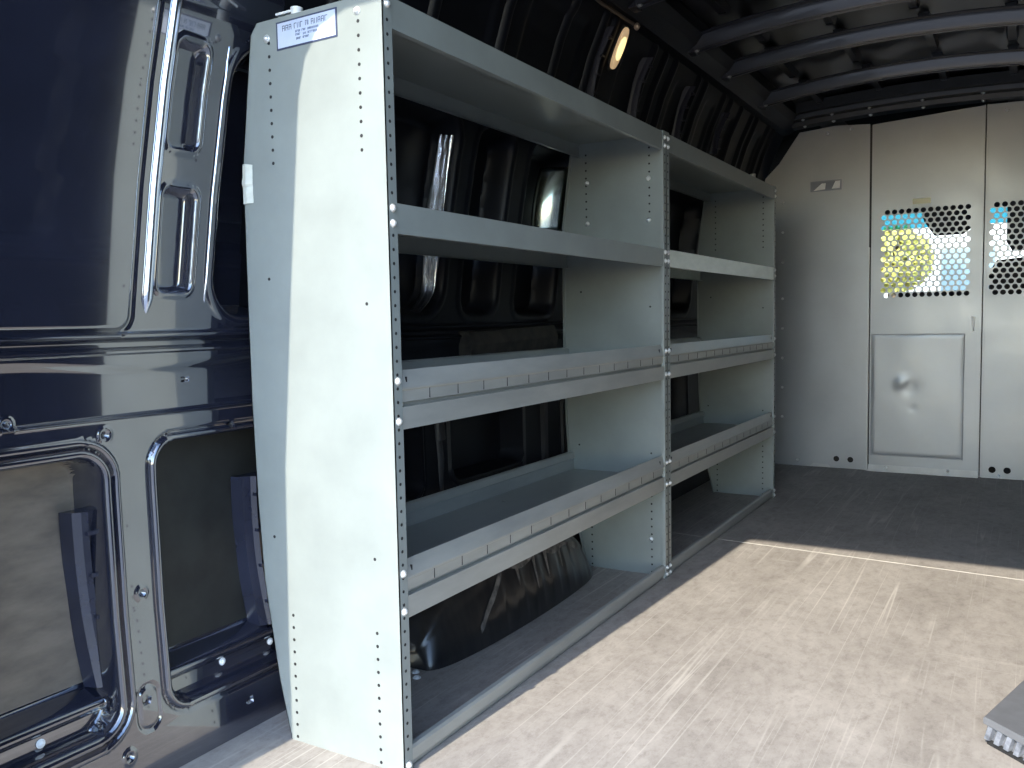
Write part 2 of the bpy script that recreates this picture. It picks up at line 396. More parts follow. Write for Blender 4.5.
# rear door frame the camera looks in through
bm = bmesh.new()
op = [(-.350, -.06), (-.350, .7), (-.340, 1.1), (-.304, 1.48), (-.262, 1.88), (-.240, 1.955), (-.20, 2.005), (-.13, 2.03)]
op = op + [(2 * CX - x, z) for x, z in op[::-1]]
outer = [(-.80, -.06), (-.80, 2.35), (2 * CX + .80, 2.35), (2 * CX + .80, -.06)]
poly = op + outer[::-1]
sg = [(-.80, -.06)] + op[:8] + [(-.13, 2.35), (-.80, 2.35)]
for P in (sg, [(2 * CX - x, z) for x, z in sg][::-1], [op[7], op[8], (2 * CX + .13, 2.35), (-.13, 2.35)]):
    prism(bm, P, lambda p: (p[0], YR - .05, p[1]), lambda p: (p[0], YR, p[1]))
tag(obj('wall_rear', bm, M['van']), 'dark painted van rear door frame', 'door frame', kind='structure')

# wheel arch (pressed body housing under the near shelves)
ny, nx = 60, 22
def arch_pt(u, v):
    y = .435 + u * 1.02
    e = math.sin(math.pi * u) ** .42 if 0 < u < 1 else 0
    depth = .02 + .222 * (math.sin(math.pi * min(max(u, 0), 1)) ** .09 if 0 < u < 1 else 0)
    h = .30 * e
    # v: 0 = floor at the cargo side, 1 = top at the wall
    if v < .5:
        t = v / .5; x = -.45 + depth - .035 * t ** 1.6; z = h * .62 * t
    else:
        t = (v - .5) / .5; a = t * math.pi / 2
        x = -.45 + (depth - .035) * math.cos(a) ** .9; z = h * (.62 + .38 * math.sin(a))
    fl = .003 * (max(0, math.sin(u * 2 * math.pi * 9)) ** .5) * (1 if .22 < u < .92 and .06 < v < .56 else 0)
    return (x - fl, y, z + .001)
bm = bmesh.new()
g = [[bm.verts.new(arch_pt(i / (ny * 2), j / nx)) for j in range(nx + 1)] for i in range(ny * 2 + 1)]
for a, b in zip(g, g[1:]):
    for j in range(nx): bm.faces.new((a[j], a[j + 1], b[j + 1], b[j]))
wa = obj('wheel_arch', bm, M['arch'], wl, smooth=60)
# pale scuffed ridge along the top edge of the arch with runs down its face
bm = bmesh.new()
def sk(u, v, o=.0025):
    p = arch_pt(u, v); return (p[0] + o, p[1], p[2] + o)
def streak(pts, w):
    L_ = []
    for (u, v), ww in zip(pts, w):
        L_.append((bm.verts.new(sk(u - ww, v)), bm.verts.new(sk(u + ww, v))))
    for a, b in zip(L_, L_[1:]): bm.faces.new((a[0], a[1], b[1], b[0]))
for u0, l in ((.42, .2), (.52, .3), (.60, .26), (.70, .22), (.79, .16)):
    streak([(u0, .52), (u0, .44), (u0, .52 - l)], (.012, .007, .002))
L_ = [(bm.verts.new(sk(u, .47 - .03 * math.sin(u * 31))), bm.verts.new(sk(u, .54 + .01 * math.sin(u * 23)))) for u in np.linspace(.34, .86, 40)]
for a, b in zip(L_, L_[1:]): bm.faces.new((a[0], a[1], b[1], b[0]))
L_ = [(bm.verts.new(sk(u, .16 + (u - .2) * 2.35 - .02)), bm.verts.new(sk(u, .16 + (u - .2) * 2.35 + .05))) for u in np.linspace(.2, .345, 16)]
for a, b in zip(L_, L_[1:]): bm.faces.new((a[0], a[1], b[1], b[0]))
obj('scuff', bm, mat('scuffed_grey', (.20, .18, .165), rough=.6, base2=(.05, .047, .045), vscale=30), wa)
# white plugs in the floor beside the arch and in the sill strip of the openings
def plug(p, ax, r=.008):
    bm = bmesh.new(); dome(bm, p, ax, r, .006); obj('body_plug', bm, M['white'], wl, smooth=40)
for p in ((-.270, .356, 0), (-.268, .397, 0), (-.292, .424, 0)): plug(p, (0, 0, 1), .009)
for (y, z) in ((-.464, .155), (-.33, .155), (-.041, .160), (.104, .158)):
    plug((float(prof(z)) - .036, y, z), (1, 0, .1), .007)

# ribbed plastic stiffeners standing inside the lower openings
def ladder(yc, z0, z1, w, xo, m='plastic'):
    bm = bmesh.new()
    n = 14
    def ctr(t):                                # gently bowed like the body skin
        z = z0 + (z1 - z0) * t; return float(prof(z)) + xo - .012 * (1 - 4 * (t - .5) ** 2), z
    sec = [(-w / 2, -.02), (-w / 2 + .008, .010), (-w * .18, .020), (-w * .06, .030), (w * .02, .020), (w / 2 - .006, .014), (w / 2, -.02)]
    rings = []
    for i in range(n + 1):
        x, z = ctr(i / n); lean = .012 * (i / n - .5)
        rings.append([bm.verts.new((x + s[1], yc + s[0] + lean * 0 - .012 * (i / n - .5) * 2, z)) for s in sec])
    for a, b in zip(rings, rings[1:]):
        for k in range(len(sec) - 1): bm.faces.new((a[k], a[k + 1], b[k + 1], b[k]))
        bm.faces.new((a[-1], a[0], b[0], b[-1]))
    bm.faces.new(rings[0]); bm.faces.new(rings[-1][::-1])
    o = obj('stiffener', bm, M[m], wl, bevel=.003)
    for t in (.16, .40, .64, .88):
        x, z = ctr(t); yy = yc - .024 * (t - .5)
        bm = bmesh.new(); box(bm, (x + .012, yy - w * .14, z - .004), (x + .034, yy + w * .40, z + .004))
        obj('stiffener_rib', bm, M[m], o, bevel=.0025)
    return o
ladder(-.326, .21, .565, .066, -.055); ladder(.103, .20, .565, .075, -.055)
for (y, z0, z1, w) in ((1.56, 1.70, 1.95, .05), (1.95, 1.72, 1.94, .05), (2.46, 1.72, 1.94, .06), (3.0, 1.74, 1.93, .07)): ladder(y, z0, z1, w, .006, 'bracket')
# added crumpled silver strip standing in for the glossy pillar's reflection behind the shelves
bm = bmesh.new(); g = []
random.seed(8)
for i in range(60):
    z = .93 + .60 * i / 59; row = []
    rk = .075 * (z - 1.2); curve = -.10 * max(0, (1.03 - z) / .1) ** 2 if z < 1.03 else 0
    for j in range(9):
        t = j / 8
        y = .808 + rk + curve + .018 * t; x = float(prof(z)) - .064 + .046 * t
        n_ = .0035 * math.sin(i * .16 + j * 1.3) * math.sin(j * .9 + i * .05) + random.uniform(-.0005, .0005)
        row.append(bm.verts.new((x + n_ + .004, y - .012 + n_, z)))
    g.append(row)
for a, b in zip(g, g[1:]):
    for j in range(8): bm.faces.new((a[j], a[j + 1], b[j + 1], b[j]))
o = obj('pillar_highlight', bm, M['pillar_glint'], wl, smooth=70)
sm = o.modifiers.new('t', 'SOLIDIFY'); sm.thickness = .0015
# added bent plate standing in for the greenish reflection on the next pillar
bm = bmesh.new(); g = []
for i in range(14):
    z = 1.245 + .235 * i / 13; row = []
    for j in range(9):
        t = j / 8; rk = .075 * (z - 1.2)
        row.append(bm.verts.new((float(prof(z)) - .086 + .10 * t, 1.475 + rk + .055 * t - .010 * math.sin(math.pi * t) - .010 * math.cos(math.pi * (i / 13 - .5)) , z)))
    g.append(row)
for a, b in zip(g, g[1:]):
    for j in range(8): bm.faces.new((a[j], a[j + 1], b[j + 1], b[j]))
o = obj('pillar_reflection', bm, mat('greenish_reflection', (.48, .55, .51), rough=.16, metal=1.), wl, smooth=70)
o.modifiers.new('t', 'SOLIDIFY').thickness = .002
# hose and bracket seen between the middle shelves
bm = bmesh.new(); tube(bm, [(-.475, .80, .40), (-.47, .80, .50), (-.475, .79, .60), (-.48, .785, .70)], .017)
tube(bm, [(-.47, .80, .56), (-.472, .795, .62)], .024)
obj('hose', bm, mat('grey_hose', (.035, .035, .04), rough=.45), wl, smooth=60)
bm = bmesh.new(); box(bm, (-.49, 1.44, .40), (-.445, 1.465, .74)); box(bm, (-.49, 1.30, .40), (-.455, 1.315, .70))
obj('wall_strut', bm, mat('grey_strut', (.05, .05, .055), rough=.4, metal=.3), wl, bevel=.003)
# brown trim strip along the ledge behind the third shelf
bm = bmesh.new()
prism(bm, [(-.47, .905), (-.43, .90), (-.415, .86), (-.425, .80), (-.47, .80)], lambda p: (p[0], .92, p[1] - .015), lambda p: (p[0], 1.50, p[1] + .0))
obj('ledge_trim', bm, mat('brown_fibre', (.045, .038, .031), rough=.7, base2=(.015, .013, .012), vscale=22), wl, bevel=.006)

# raked pillar's beads and pocket rims, their highlights put in as bright steel
def bead(name, y12, z0, z1, w, h, m, n=40):
    bm = bmesh.new(); g = []
    for i in range(n + 1):
        t = i / n; z = z0 + (z1 - z0) * t; y = y12 + .075 * (z - 1.2)
        k = min(1, t * (z1 - z0) / (w * 2.2), (1 - t) * (z1 - z0) / (w * 2.2)) + .001
        o0 = float(wall_off(np.array([y]), np.array([z]))[0][0]) if h < .006 else 0.
        g.append([bm.verts.new((float(prof(z)) + o0 - .002 + (h * k) * math.sin(a), y - w * k * math.cos(a), z)) for a in np.linspace(0, math.pi, 11)])
    for a, b in zip(g, g[1:]):
        for j in range(10): bm.faces.new((a[j], a[j + 1], b[j + 1], b[j]))
        bm.faces.new((a[10], a[0], b[0], b[10]))
    return obj(name, bm, M[m], wl, smooth=50)
bead('pillar_bead', -.196, .945, 1.60, .0125, .012, 'bead')
bead('pillar_edge_highlight', -.054, .965, 1.52, .0028, .0035, 'bead')
bead('pocket_rim_highlight', -.1045, 1.30, 1.48, .0032, .004, 'pocket_highlight'); bead('pocket_rim_highlight', -.0945, 1.008, 1.19, .0032, .004, 'pocket_highlight')

# oval interior lamp
def lamp():
    c = Vector((float(prof(1.914)) + .016, 1.665, 1.912)); up = Vector((.42, -.02, .9)).normalized(); nrm = Vector((.85, -.35, -.40)); nrm = (nrm - up * nrm.dot(up)).normalized(); sd_ = up.cross(nrm)
    r = empty('dome_lamp', c)
    def pill(hw, hh, d0, d1, mi_name, nm, sub=0., parent=r):
        bm = bmesh.new(); n = 40; rings = []
        for (s, d) in ((1, d0), (1, d0 + (d1 - d0) * .5), (.86, d0 + (d1 - d0) * .86), (.6, d1)):
            ring = []
            for i in range(n):
                a = 2 * math.pi * i / n; x = math.copysign(abs(math.cos(a)) ** .75, math.cos(a)); y = math.copysign(abs(math.sin(a)) ** .75, math.sin(a))
                k = hw * (1 - s)
                ring.append(bm.verts.new(c + sd_ * (x * (hw - k)) + up * (y * (hh - k)) + nrm * d))
            rings.append(ring)
        for a, b in zip(rings, rings[1:]):
            for i in range(n): bm.faces.new((a[i], a[(i + 1) % n], b[(i + 1) % n], b[i]))
        bm.faces.new(rings[-1]); bm.faces.new(rings[0][::-1])
        return obj(nm, bm, M[mi_name], parent, smooth=50)
    pill(.024, .084, -.02, .004, 'rubber', 'bezel')
    ln = pill(.0185, .076, .0, .016, 'lens', 'lens')
    pill(.0150, .044, .010, .0185, 'bulb', 'bulb', parent=r)
    tag(r, 'lit oval amber interior lamp high on the dark wall above the shelves', 'lamp')
lamp()

# ------------------------------------------------------------------ shelving units
H = 1.557
BACK = [(-.316, 0), (-.346, .13), (-.381, .352), (-.392, .533), (-.398, .757), (-.398, .98), (-.396, 1.26), (-.374, 1.42), (-.357, 1.535), (-.338, H)]
def backx(z): return float(np.interp(z, [b[1] for b in BACK], [b[0] for b in BACK]))
T = .002
def end_panel(y, s, root, holes_out=True):
    """sheet panel at y; flanges turn toward s (+1 / -1)"""
    bm = bmesh.new()
    poly = [(0, 0)] + BACK + [(0, H)]
    prism(bm, poly, lambda p: (p[0], y, p[1]), lambda p: (p[0], y + s * T, p[1]))
    y0, y1 = sorted((y, y + s * .028))
    box(bm, (-T, y0, 0), (.0, y1, H))
    # inward return of the front flange and the back flange
    box(bm, (-.012, min(y + s * .0265, y + s * .028), 0), (-T, max(y + s * .0265, y + s * .028), H))
    for a, b in zip(BACK[:-1], BACK[1:]):
        prism(bm, [a, b, (b[0] + T, b[1]), (a[0] + T, a[1])], lambda p: (p[0], y, p[1]), lambda p: (p[0], y + s * .018, p[1]))
    # slot holes: two columns on the sheet at the top and bottom, one along the flange
    zs = [1.51 - .0275 * i for i in range(10)] + [.285 - .0275 * i for i in range(11)]
    for z in zs:
        for x in (-.304, -.061):
            if x < -.3 and z < .3: x = -.297
            disc(bm, (x, y - s * .0006, z), (0, s, 0), .0036, T + .0012, 8)
    for z in (.96, .44): disc(bm, (-.061, y - s * .0006, z), (0, s, 0), .0036, T + .0012, 8)
    for (x, z) in ((-.33, 1.02), (-.345, .455)): disc(bm, (x, y - s * .0006, z), (0, s, 0), .0036, T + .0012, 8)
    z = .02
    while z < H - .02:
        disc(bm, (-.001, y + s * .013, z), (1, 0, 0), .0034, .0016, 8); z += .0275
    return obj('end_panel', bm, [M['shelf'], M['hole']], root)
def shelf_flat(y0, y1, z, lip, root, m):
    bm = bmesh.new(); xb = backx(z) + .012
    path = [(-.014, z - lip), (-.0035, z - lip), (-.0035, z), (xb, z), (xb, z - .045), (xb + .01, z - .045)]
    sweep_y(bm, thick(path, -.0018), y0, y1)
    for k, yy in enumerate(np.linspace(y0 + .06, y1 - .06, 4)):
        if k in (1, 2):
            for dz in (.018, .038): disc(bm, (-.0036, yy + .05 * k, z - dz), (1, 0, 0), .0034, .0008, 8)
        else: disc(bm, (-.0036, yy, z - .012), (1, 0, 0), .0032, .0008, 8)
    return obj('shelf', bm, [m, M['hole']], root)
def shelf_tray(y0, y1, z, root):
    """deck at z+.045 with turned-down lip, raised retainer at the front and stepped lip at the back"""
    bm = bmesh.new(); d = z + .042; xb = backx(d) + .010
    path = [(-.014, z), (-.0035, z), (-.0035, d), (xb, d), (xb - .0, d + .040), (xb + .006, d + .044), (xb + .002, d + .062), (xb - .006, d + .066)]
    sweep_y(bm, thick(path, -.0018), y0, y1)
    for k, yy in enumerate((y0 + .115, y0 + .55, y0 + .95, y1 - .12)): disc(bm, (-.0036, yy, z + .018), (1, 0, 0), .004, .0008, 8)
    for yy in (y0 + .40, y1 - .25, y1 - .62):
        dome(bm, (-.30, yy, d), (0, 0, 1), .008, .005, washer=False)
    s = obj('shelf', bm, [M['shelf_lip'], M['hole']], root)
    bm = bmesh.new()
    path = [(-.030, d), (-.016, d + .001), (-.016, d + .008), (-.006, d + .011), (-.0055, d + .034), (-.0012, d + .037), (-.0012, d + .041), (-.011, d + .076), (-.020, d + .074)]
    sweep_y(bm, thick(path, .0016), y0 + .001, y1 - .001)
    yy = y0 + .125
    while yy < y1 - .08:
        box(bm, (-.0075, yy - .0008, d + .013), (-.0049, yy + .0008, d + .034), 1); yy += .106
    for yy in (y0 + .045, y1 - .06): box(bm, (-.0065, yy - .002, d + .050), (-.0040, yy + .002, d + .062), 1)
    obj('retainer_lip', bm, [M['shelf_lip'], M['hole']], s)
    return s
bolt_me = None
def bolt(p, ax, root, r=.0068):
    global bolt_me
    if bolt_me is None:
        bm = bmesh.new(); dome(bm, (0, 0, 0), (0, 0, 1), .0068, .0062)
        bmesh.ops.recalc_face_normals(bm, faces=bm.faces)
        bolt_me = bpy.data.meshes.new('bolt'); bm.to_mesh(bolt_me); bm.free(); bolt_me.materials.append(M['zinc'])
        for q in bolt_me.polygons: q.use_smooth = True
    o = bpy.data.objects.new('bolt', bolt_me); COL.objects.link(o); o.parent = root
    o.location = Vector(p) - root.location
    o.rotation_euler = Vector(ax).to_track_quat('Z', 'Y').to_euler()
    return o
def rail(y0, y1, root):
    bm = bmesh.new()
    sweep_y(bm, thick([(-.045, .004), (-.010, .004), (-.004, .016), (-.0035, .040), (-.006, .045), (-.013, .046), (-.014, .040)], -.002), y0, y1)
    for yy in (y0 + .05, y0 + .12, y0 + .16, y0 + .52, y0 + .60): disc(bm, (-.0037, yy, .030), (1, 0, 0), .0028, .0008, 8)
    return obj('bottom_rail', bm, [M['shelf_lip'], M['hole']], root)
def unit(y0, y1, label, second_mat):
    root = tag(empty('shelving_unit', (-.2, (y0 + y1) / 2, 0)), label, 'shelving unit', 'steel shelving units along the van wall')
    end_panel(y0, 1, root); end_panel(y1, -1, root)
    a, b = y0 + T + .001, y1 - T - .001
    shelf_flat(a, b, H - .006, .056, root, M['shelf'])
    shelf_flat(a, b, 1.155, .056, root, second_mat)
    shelf_tray(a, b, .708, root); shelf_tray(a, b, .320, root)
    rail(a, b, root)
    for (yy, s) in ((y0, 1), (y1, -1)):
        for z in (1.535, 1.508, 1.146, 1.116, .805, .724, .414, .336, .038, .014):
            if s > 0 and z in (1.508, .038) and y0 == 0: continue
            bolt((0, yy + s * .014, z), (1, 0, 0), root)
    return root
L1, L2 = 1.526, 3.052
near = unit(0, L1 - .0013, 'nearest grey steel shelving unit with sticker on its white-lit end panel', M['shelf'])
far = unit(L1 + .0013, L2, 'farther grey steel shelving unit beside the partition with a bright reflection painted on one shelf edge', M['reflection_lip'])
for (x, z) in ((-.300, 1.41), (-.300, 1.265), (-.064, 1.405), (-.064, 1.262), (-.064, .13)): bolt((x, L1 - T - .0013, z), (0, -1, 0), near)
for p in ((-.063, 1.530), (-.309, 1.520)): bolt((p[0], 0, p[1]), (0, -1, 0), near)
# sticker with its border and faded print
bm = bmesh.new(); box(bm, (-.280, -.0012, 1.490), (-.114, -.0002, 1.547))
st = tag(obj('label_sticker', bm, M['ink'], near), 'blue and silver label sticker with dark border')
bm = bmesh.new(); box(bm, (-.276, -.0017, 1.4935), (-.118, -.0012, 1.5435)); sf = obj('sticker_face', bm, M['sticker'], st)
bm = bmesh.new(); random.seed(2)
def word(x, z, w, h, mi=0):                    # illegible printed word: a run of small strokes
    k = max(2, int(w / (h * .75)))
    for i in range(k):
        xa = x + w * i / k
        sh = random.randint(0, 3); ww = w / k * .72
        box(bm, (xa, -.0020, z), (xa + .0011, -.0017, z + h), mi)
        if sh != 1: box(bm, (xa, -.0020, z + h - .0014), (xa + ww, -.0017, z + h), mi)
        if sh != 2: box(bm, (xa + ww - .0011, -.0020, z), (xa + ww, -.0017, z + h), mi)
        if sh in (0, 3): box(bm, (xa, -.0020, z + h * .45), (xa + ww, -.0017, z + h * .45 + .0012), mi)
word(-.262, 1.526, .028, .011); word(-.229, 1.526, .026, .011); word(-.198, 1.527, .010, .010); word(-.182, 1.526, .046, .011)
for (x, z, w) in ((-.226, 1.5175, .014), (-.208, 1.5175, .012), (-.192, 1.5175, .030), (-.226, 1.511, .014), (-.205, 1.510, .009), (-.192, 1.510, .026), (-.224, 1.503, .014), (-.206, 1.503, .018)): word(x, z, w, .0045, 1)
obj('sticker_print', bm, [M['ink'], M['inkpale']], st)
# added pale strip standing in for a sun patch on the damaged back edge
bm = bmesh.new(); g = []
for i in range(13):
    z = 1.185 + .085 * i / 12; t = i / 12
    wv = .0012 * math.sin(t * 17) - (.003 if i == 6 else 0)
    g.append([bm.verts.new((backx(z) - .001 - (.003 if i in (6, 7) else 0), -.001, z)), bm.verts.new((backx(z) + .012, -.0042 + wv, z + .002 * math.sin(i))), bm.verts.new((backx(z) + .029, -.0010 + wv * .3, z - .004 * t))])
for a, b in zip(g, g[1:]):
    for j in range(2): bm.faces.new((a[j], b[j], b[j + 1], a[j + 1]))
o = tag(obj('sun_patch', bm, M['edge_sun'], near), 'pale strip standing in for a patch of sun'); o.modifiers.new('t', 'SOLIDIFY').thickness = .0006
# brackets tying the tops to the wall
def tie(y, x, root, m):
    bm = bmesh.new()
    tube(bm, [(x, y, H - .004), (x, y, H + .028)], .013, 12)
    box(bm, (x - .05, y - .012, H + .018), (x, y + .012, H + .023))
    obj('wall_bracket', bm, M[m], root, smooth=40)
tie(.04, -.26, near, 'white'); tie(2.78, -.04, far, 'bulk_edge')

# ------------------------------------------------------------------ partition to the cab
part = tag(empty('cargo_partition', (.43, YB, 0)), 'grey steel partition with perforated windows between cargo bay and cab', 'partition')
def sheet(name, outer, holes, y, t, m, parent, smooth=None):
    """flat sheet in the x-z plane at y (front face), thickness t away from the viewer, with true holes"""
    bm = bmesh.new(); es = []
    for loop in [outer] + holes:
        vs = [bm.verts.new((p[0], y, p[1])) for p in loop]
        es += [bm.edges.new((vs[i], vs[(i + 1) % len(vs)])) for i in range(len(vs))]
    bmesh.ops.triangle_fill(bm, use_beauty=True, use_dissolve=False, edges=es, normal=(0, -1, 0))
    fs = bm.faces[:]
    r = bmesh.ops.extrude_face_region(bm, geom=fs)
    bmesh.ops.translate(bm, vec=(0, t, 0), verts=[v for v in r['geom'] if isinstance(v, bmesh.types.BMVert)])
    return obj(name, bm, m, parent)
def circ(x, z, r, n=14): return [(x + r * math.cos(2 * math.pi * i / n), z + r * math.sin(2 * math.pi * i / n)) for i in range(n)]
def perf(x0, x1, z0, z1, nrow, ncol, r):
    hs = []; dx = (x1 - x0) / (ncol - .5); dz = (z1 - z0) / (nrow - 1)
    for i in range(nrow):
        for j in range(ncol):
            hs.append(circ(x0 + dx * (j + (.5 if (nrow - 1 - i) % 2 == 0 else 0)), z0 + dz * i, r, 12))
    return hs
YW = YB - .012
# left wing, cut to the shape of the van side
wing = [(-.455, .004), (-.45, .9), (-.40, 1.4), (-.30, 1.75), (-.218, 1.83), (-.10, 2.0), (.10, 2.015), (.292, 2.0), (.296, .004)]
lw = sheet('left_panel', wing, [circ(.123, .059, .017), circ(.202, .058, .017)], YB, .002, M['bulk'], part)
# door with perforated window
door = [(.306, .012), (.306, 1.992), (.868, 2.022), (.868, .012)]
dr = sheet('door', door, perf(.372, .797, 1.022, 1.492, 17, 12, .0142), YW, .0025, M['bulk'], part)
rp = sheet('right_panel', [(.884, .004), (.884, 2.026), (1.12, 2.02), (1.24, 2.0), (1.345, 1.84), (1.425, 1.75), (1.52, 1.4), (1.575, .9), (1.58, .004)],
           perf(.915, 1.34, 1.022, 1.492, 17, 12, .0142) + [circ(.937, .051, .018), circ(1.009, .051, .018)], YB, .002, M['bulk'], part)
# folded edges, hinge strip and stiles
bm = bmesh.new(); box(bm, (.292, YB - .02, .01), (.2995, YB, 1.30)); obj('hinge_strip', bm, M['bulk_edge'], part, bevel=.001)
bm = bmesh.new(); box(bm, (.28, YB + .004, .01), (.325, YB + .014, 1.99)); box(bm, (.862, YB + .004, .01), (.90, YB + .014, 2.02)); obj('door_gap_seal', bm, M['rubber'], part)
bm = bmesh.new(); box(bm, (.866, YB - .022, .008), (.872, YB + .004, 2.024)); box(bm, (.878, YB - .014, .008), (.886, YB + .002, 2.024)); obj('door_stile', bm, M['bulk'], part, bevel=.0012)
bm = bmesh.new(); box(bm, (.302, YW - .004, .012), (.866, YW, .040)); box(bm, (.290, YB - .006, .0), (.868, YB + .012, .013)); obj('door_sill', bm, M['bulk_edge'], part, bevel=.0012)
# kick panel: raised frame line round a dished sheet
bm = bmesh.new(); xs_ = np.linspace(.316, .788, 40); zs_ = np.linspace(.101, .796, 56); g = []
for z in zs_:
    row = []
    for x in xs_:
        d = min(x - .316, .788 - x, z - .101, .796 - z)
        y = YW - .0025 * min(1, d / .012) - .0006 * math.sin(x * 21) * math.cos(z * 13)
        for (cx_, cz_, rr, a) in ((.478, .520, .034, -.007), (.512, .500, .032, .005), (.54, .375, .016, .002)):
            y += a * math.exp(-((x - cx_) ** 2 + (z - cz_) ** 2) / rr ** 2)
        row.append(bm.verts.new((x, min(y, YW - .0003), z)))
    g.append(row)
for a, b in zip(g, g[1:]):
    for j in range(len(xs_) - 1): bm.faces.new((a[j], a[j + 1], b[j + 1], b[j]))
obj('kick_panel', bm, M['bulk'], dr, smooth=60)
bm = bmesh.new()
for a, b in (((.312, YW - .002, .097), (.794, YW, .100)), ((.312, YW - .003, .797), (.794, YW, .801)), ((.312, YW - .002, .097), (.315, YW, .801)), ((.789, YW - .0065, .095), (.7935, YW, .801))): box(bm, a, b)
obj('kick_panel_groove', bm, mat('groove_grey', (.23, .24, .245), rough=.5), dr)
# latch
bm = bmesh.new(); box(bm, (.812, YW - .010, .79), (.850, YW, .905)); lt = obj('latch_plate', bm, M['bulk'], dr, bevel=.003)
bm = bmesh.new(); prism(bm, [(.823, .892), (.841, .892), (.838, .815), (.828, .815)], lambda p: (p[0], YW - .034, p[1]), lambda p: (p[0], YW - .010, p[1]))
tag(obj('latch_handle', bm, M['white'], dr, bevel=.003), 'white latch handle')
bm = bmesh.new(); box(bm, (.520, YW - .0012, 1.527), (.612, YW - .0002, 1.556)); tag(obj('yellow_label', bm, M['yellow'], dr), 'blank-looking pale yellow label')
bm = bmesh.new(); box(bm, (-.035, YB - .0012, 1.645), (.140, YB - .0002, 1.705)); sw = obj('wing_sticker', bm, mat('grey_print', (.20, .22, .26), rough=.35), lw)
bm = bmesh.new()
prism(bm, [(-.018, 1.650), (.048, 1.655), (.052, 1.690), (.028, 1.690)], lambda p: (p[0], YB - .0018, p[1]), lambda p: (p[0], YB - .0012, p[1]))
prism(bm, [(.085, 1.655), (.130, 1.655), (.132, 1.698), (.105, 1.698)], lambda p: (p[0], YB - .0018, p[1]), lambda p: (p[0], YB - .0012, p[1]))
obj('sticker_print', bm, M['white'], sw)
for z in (1.60, 1.42, 1.24, 1.02, .84, .66, .48, .30): bolt((-.195, YB, z), (0, -1, 0), part)
for p in ((.06, 1.975), (.19, 1.985), (.97, 1.985), (-.10, .04), (.97, .02), (.40, .028), (.72, .028)): bolt((p[0], YB if p[0] < .3 or p[0] > .87 else YW - .004, p[1]), (0, -1, 0), part)
bm = bmesh.new(); prism(bm, [(0.0, .006), (.12, .006), (.11, .022), (.02, .026)], lambda p: (p[0] - .03, YB - .004, p[1]), lambda p: (p[0] - .03, YB - .0005, p[1]))
obj('weld_patch', bm, M['bulk_edge'], lw)

# ------------------------------------------------------------------ cab and what is seen through its windscreen
YC = 5.55
bm = bmesh.new()
box(bm, (-.6, YB + .06, -.3), (1.72, YC + .9, -.26))                      # cab floor
box(bm, (-.62, YB + .06, -.3), (-.58, YC + .1, 2.2)); box(bm, (1.70, YB + .06, -.3), (1.74, YC + .1, 2.2))
box(bm, (-.6, YB + .06, 2.16), (1.72, YC - .2, 2.2))
sweep_x = lambda poly, x0, x1: prism(bm, poly, lambda p: (x0, p[0], p[1]), lambda p: (x1, p[0], p[1]))
sweep_x([(YC - .55, 2.2), (YC - .60, 1.78), (YC - .22, 1.612), (YC - .12, 1.66), (YC - .30, 2.2)], -.6, 1.72)   # header
sweep_x([(YC - .55, .55), (YC - .5, .98), (YC - .1, 1.03), (YC + .62, .80), (YC + .8, -.26), (YC - .5, -.26)], -.6, 1.72)   # dashboard
box(bm, (.33, YC - .45, .9), (1.4, YC - .12, 1.062))
box(bm, (-.62, YB + .055, -.3), (-.47, YB + .075, 2.2)); box(bm, (1.59, YB + .055, -.3), (1.74, YB + .075, 2.2))
tag(obj('cab_shell', bm, M['cab']), 'black cab interior beyond the perforated partition', 'cab interior', kind='structure')
bm = bmesh.new()
def wsz(z): return YC + .42 - (z - .85) * .72
for (za_, zb2, mi) in ((.82, 1.522, 0), (1.522, 1.72, 1)):
    prism(bm, [(wsz(za_), za_), (wsz(zb2), zb2), (wsz(zb2) + .005, zb2), (wsz(za_) + .005, za_)], lambda p: (-.58, p[0], p[1]), lambda p: (1.70, p[0], p[1]), mi)
tag(obj('window_1', bm, [M['glass'], M['tintglass']]), 'van windscreen with blue tinted top band seen through the perforations', 'windscreen', kind='structure')
# rear view console and seats
def rounded_slab(name, c, sx, sy, sz, m, parent, bev):
    bm = bmesh.new(); box(bm, (c[0] - sx / 2, c[1] - sy / 2, c[2] - sz / 2), (c[0] + sx / 2, c[1] + sy / 2, c[2] + sz / 2))
    return obj(name, bm, m, parent, bevel=bev)
vis = tag(empty('sun_visor', (.60, 5.0, 1.62)), 'dark sun visor behind the upper right of the door perforations', 'sun visor')
bm = bmesh.new(); prism(bm, [(.44, 1.68), (.775, 1.68), (.775, 1.47), (.72, 1.425), (.55, 1.425), (.49, 1.52)], lambda p: (p[0], 5.00 - (p[1] - 1.68) * .1, p[1]), lambda p: (p[0], 5.025 - (p[1] - 1.68) * .1, p[1]))
obj('flap', bm, M['cab'], vis, bevel=.008)
bm = bmesh.new(); tube(bm, [(.40, 5.01, 1.66), (.74, 5.01, 1.66)], .008); tube(bm, [(.42, 5.01, 1.66), (.42, 5.05, 1.76)], .008); obj('hinge_rod', bm, M['cab'], vis)
vis2 = tag(empty('sun_visor', (1.1, 5.0, 1.62)), 'dark sun visor behind the perforations of the right panel', 'sun visor')
bm = bmesh.new(); prism(bm, [(.968, 1.70), (1.34, 1.70), (1.34, 1.30), (1.0, 1.30), (.965, 1.36)], lambda p: (p[0], 5.00 - (p[1] - 1.68) * .1, p[1]), lambda p: (p[0], 5.025 - (p[1] - 1.68) * .1, p[1]))
obj('flap', bm, M['cab'], vis2, bevel=.008)
bm = bmesh.new(); tube(bm, [(.95, 5.01, 1.69), (1.34, 5.01, 1.69)], .008); obj('hinge_rod', bm, M['cab'], vis2)
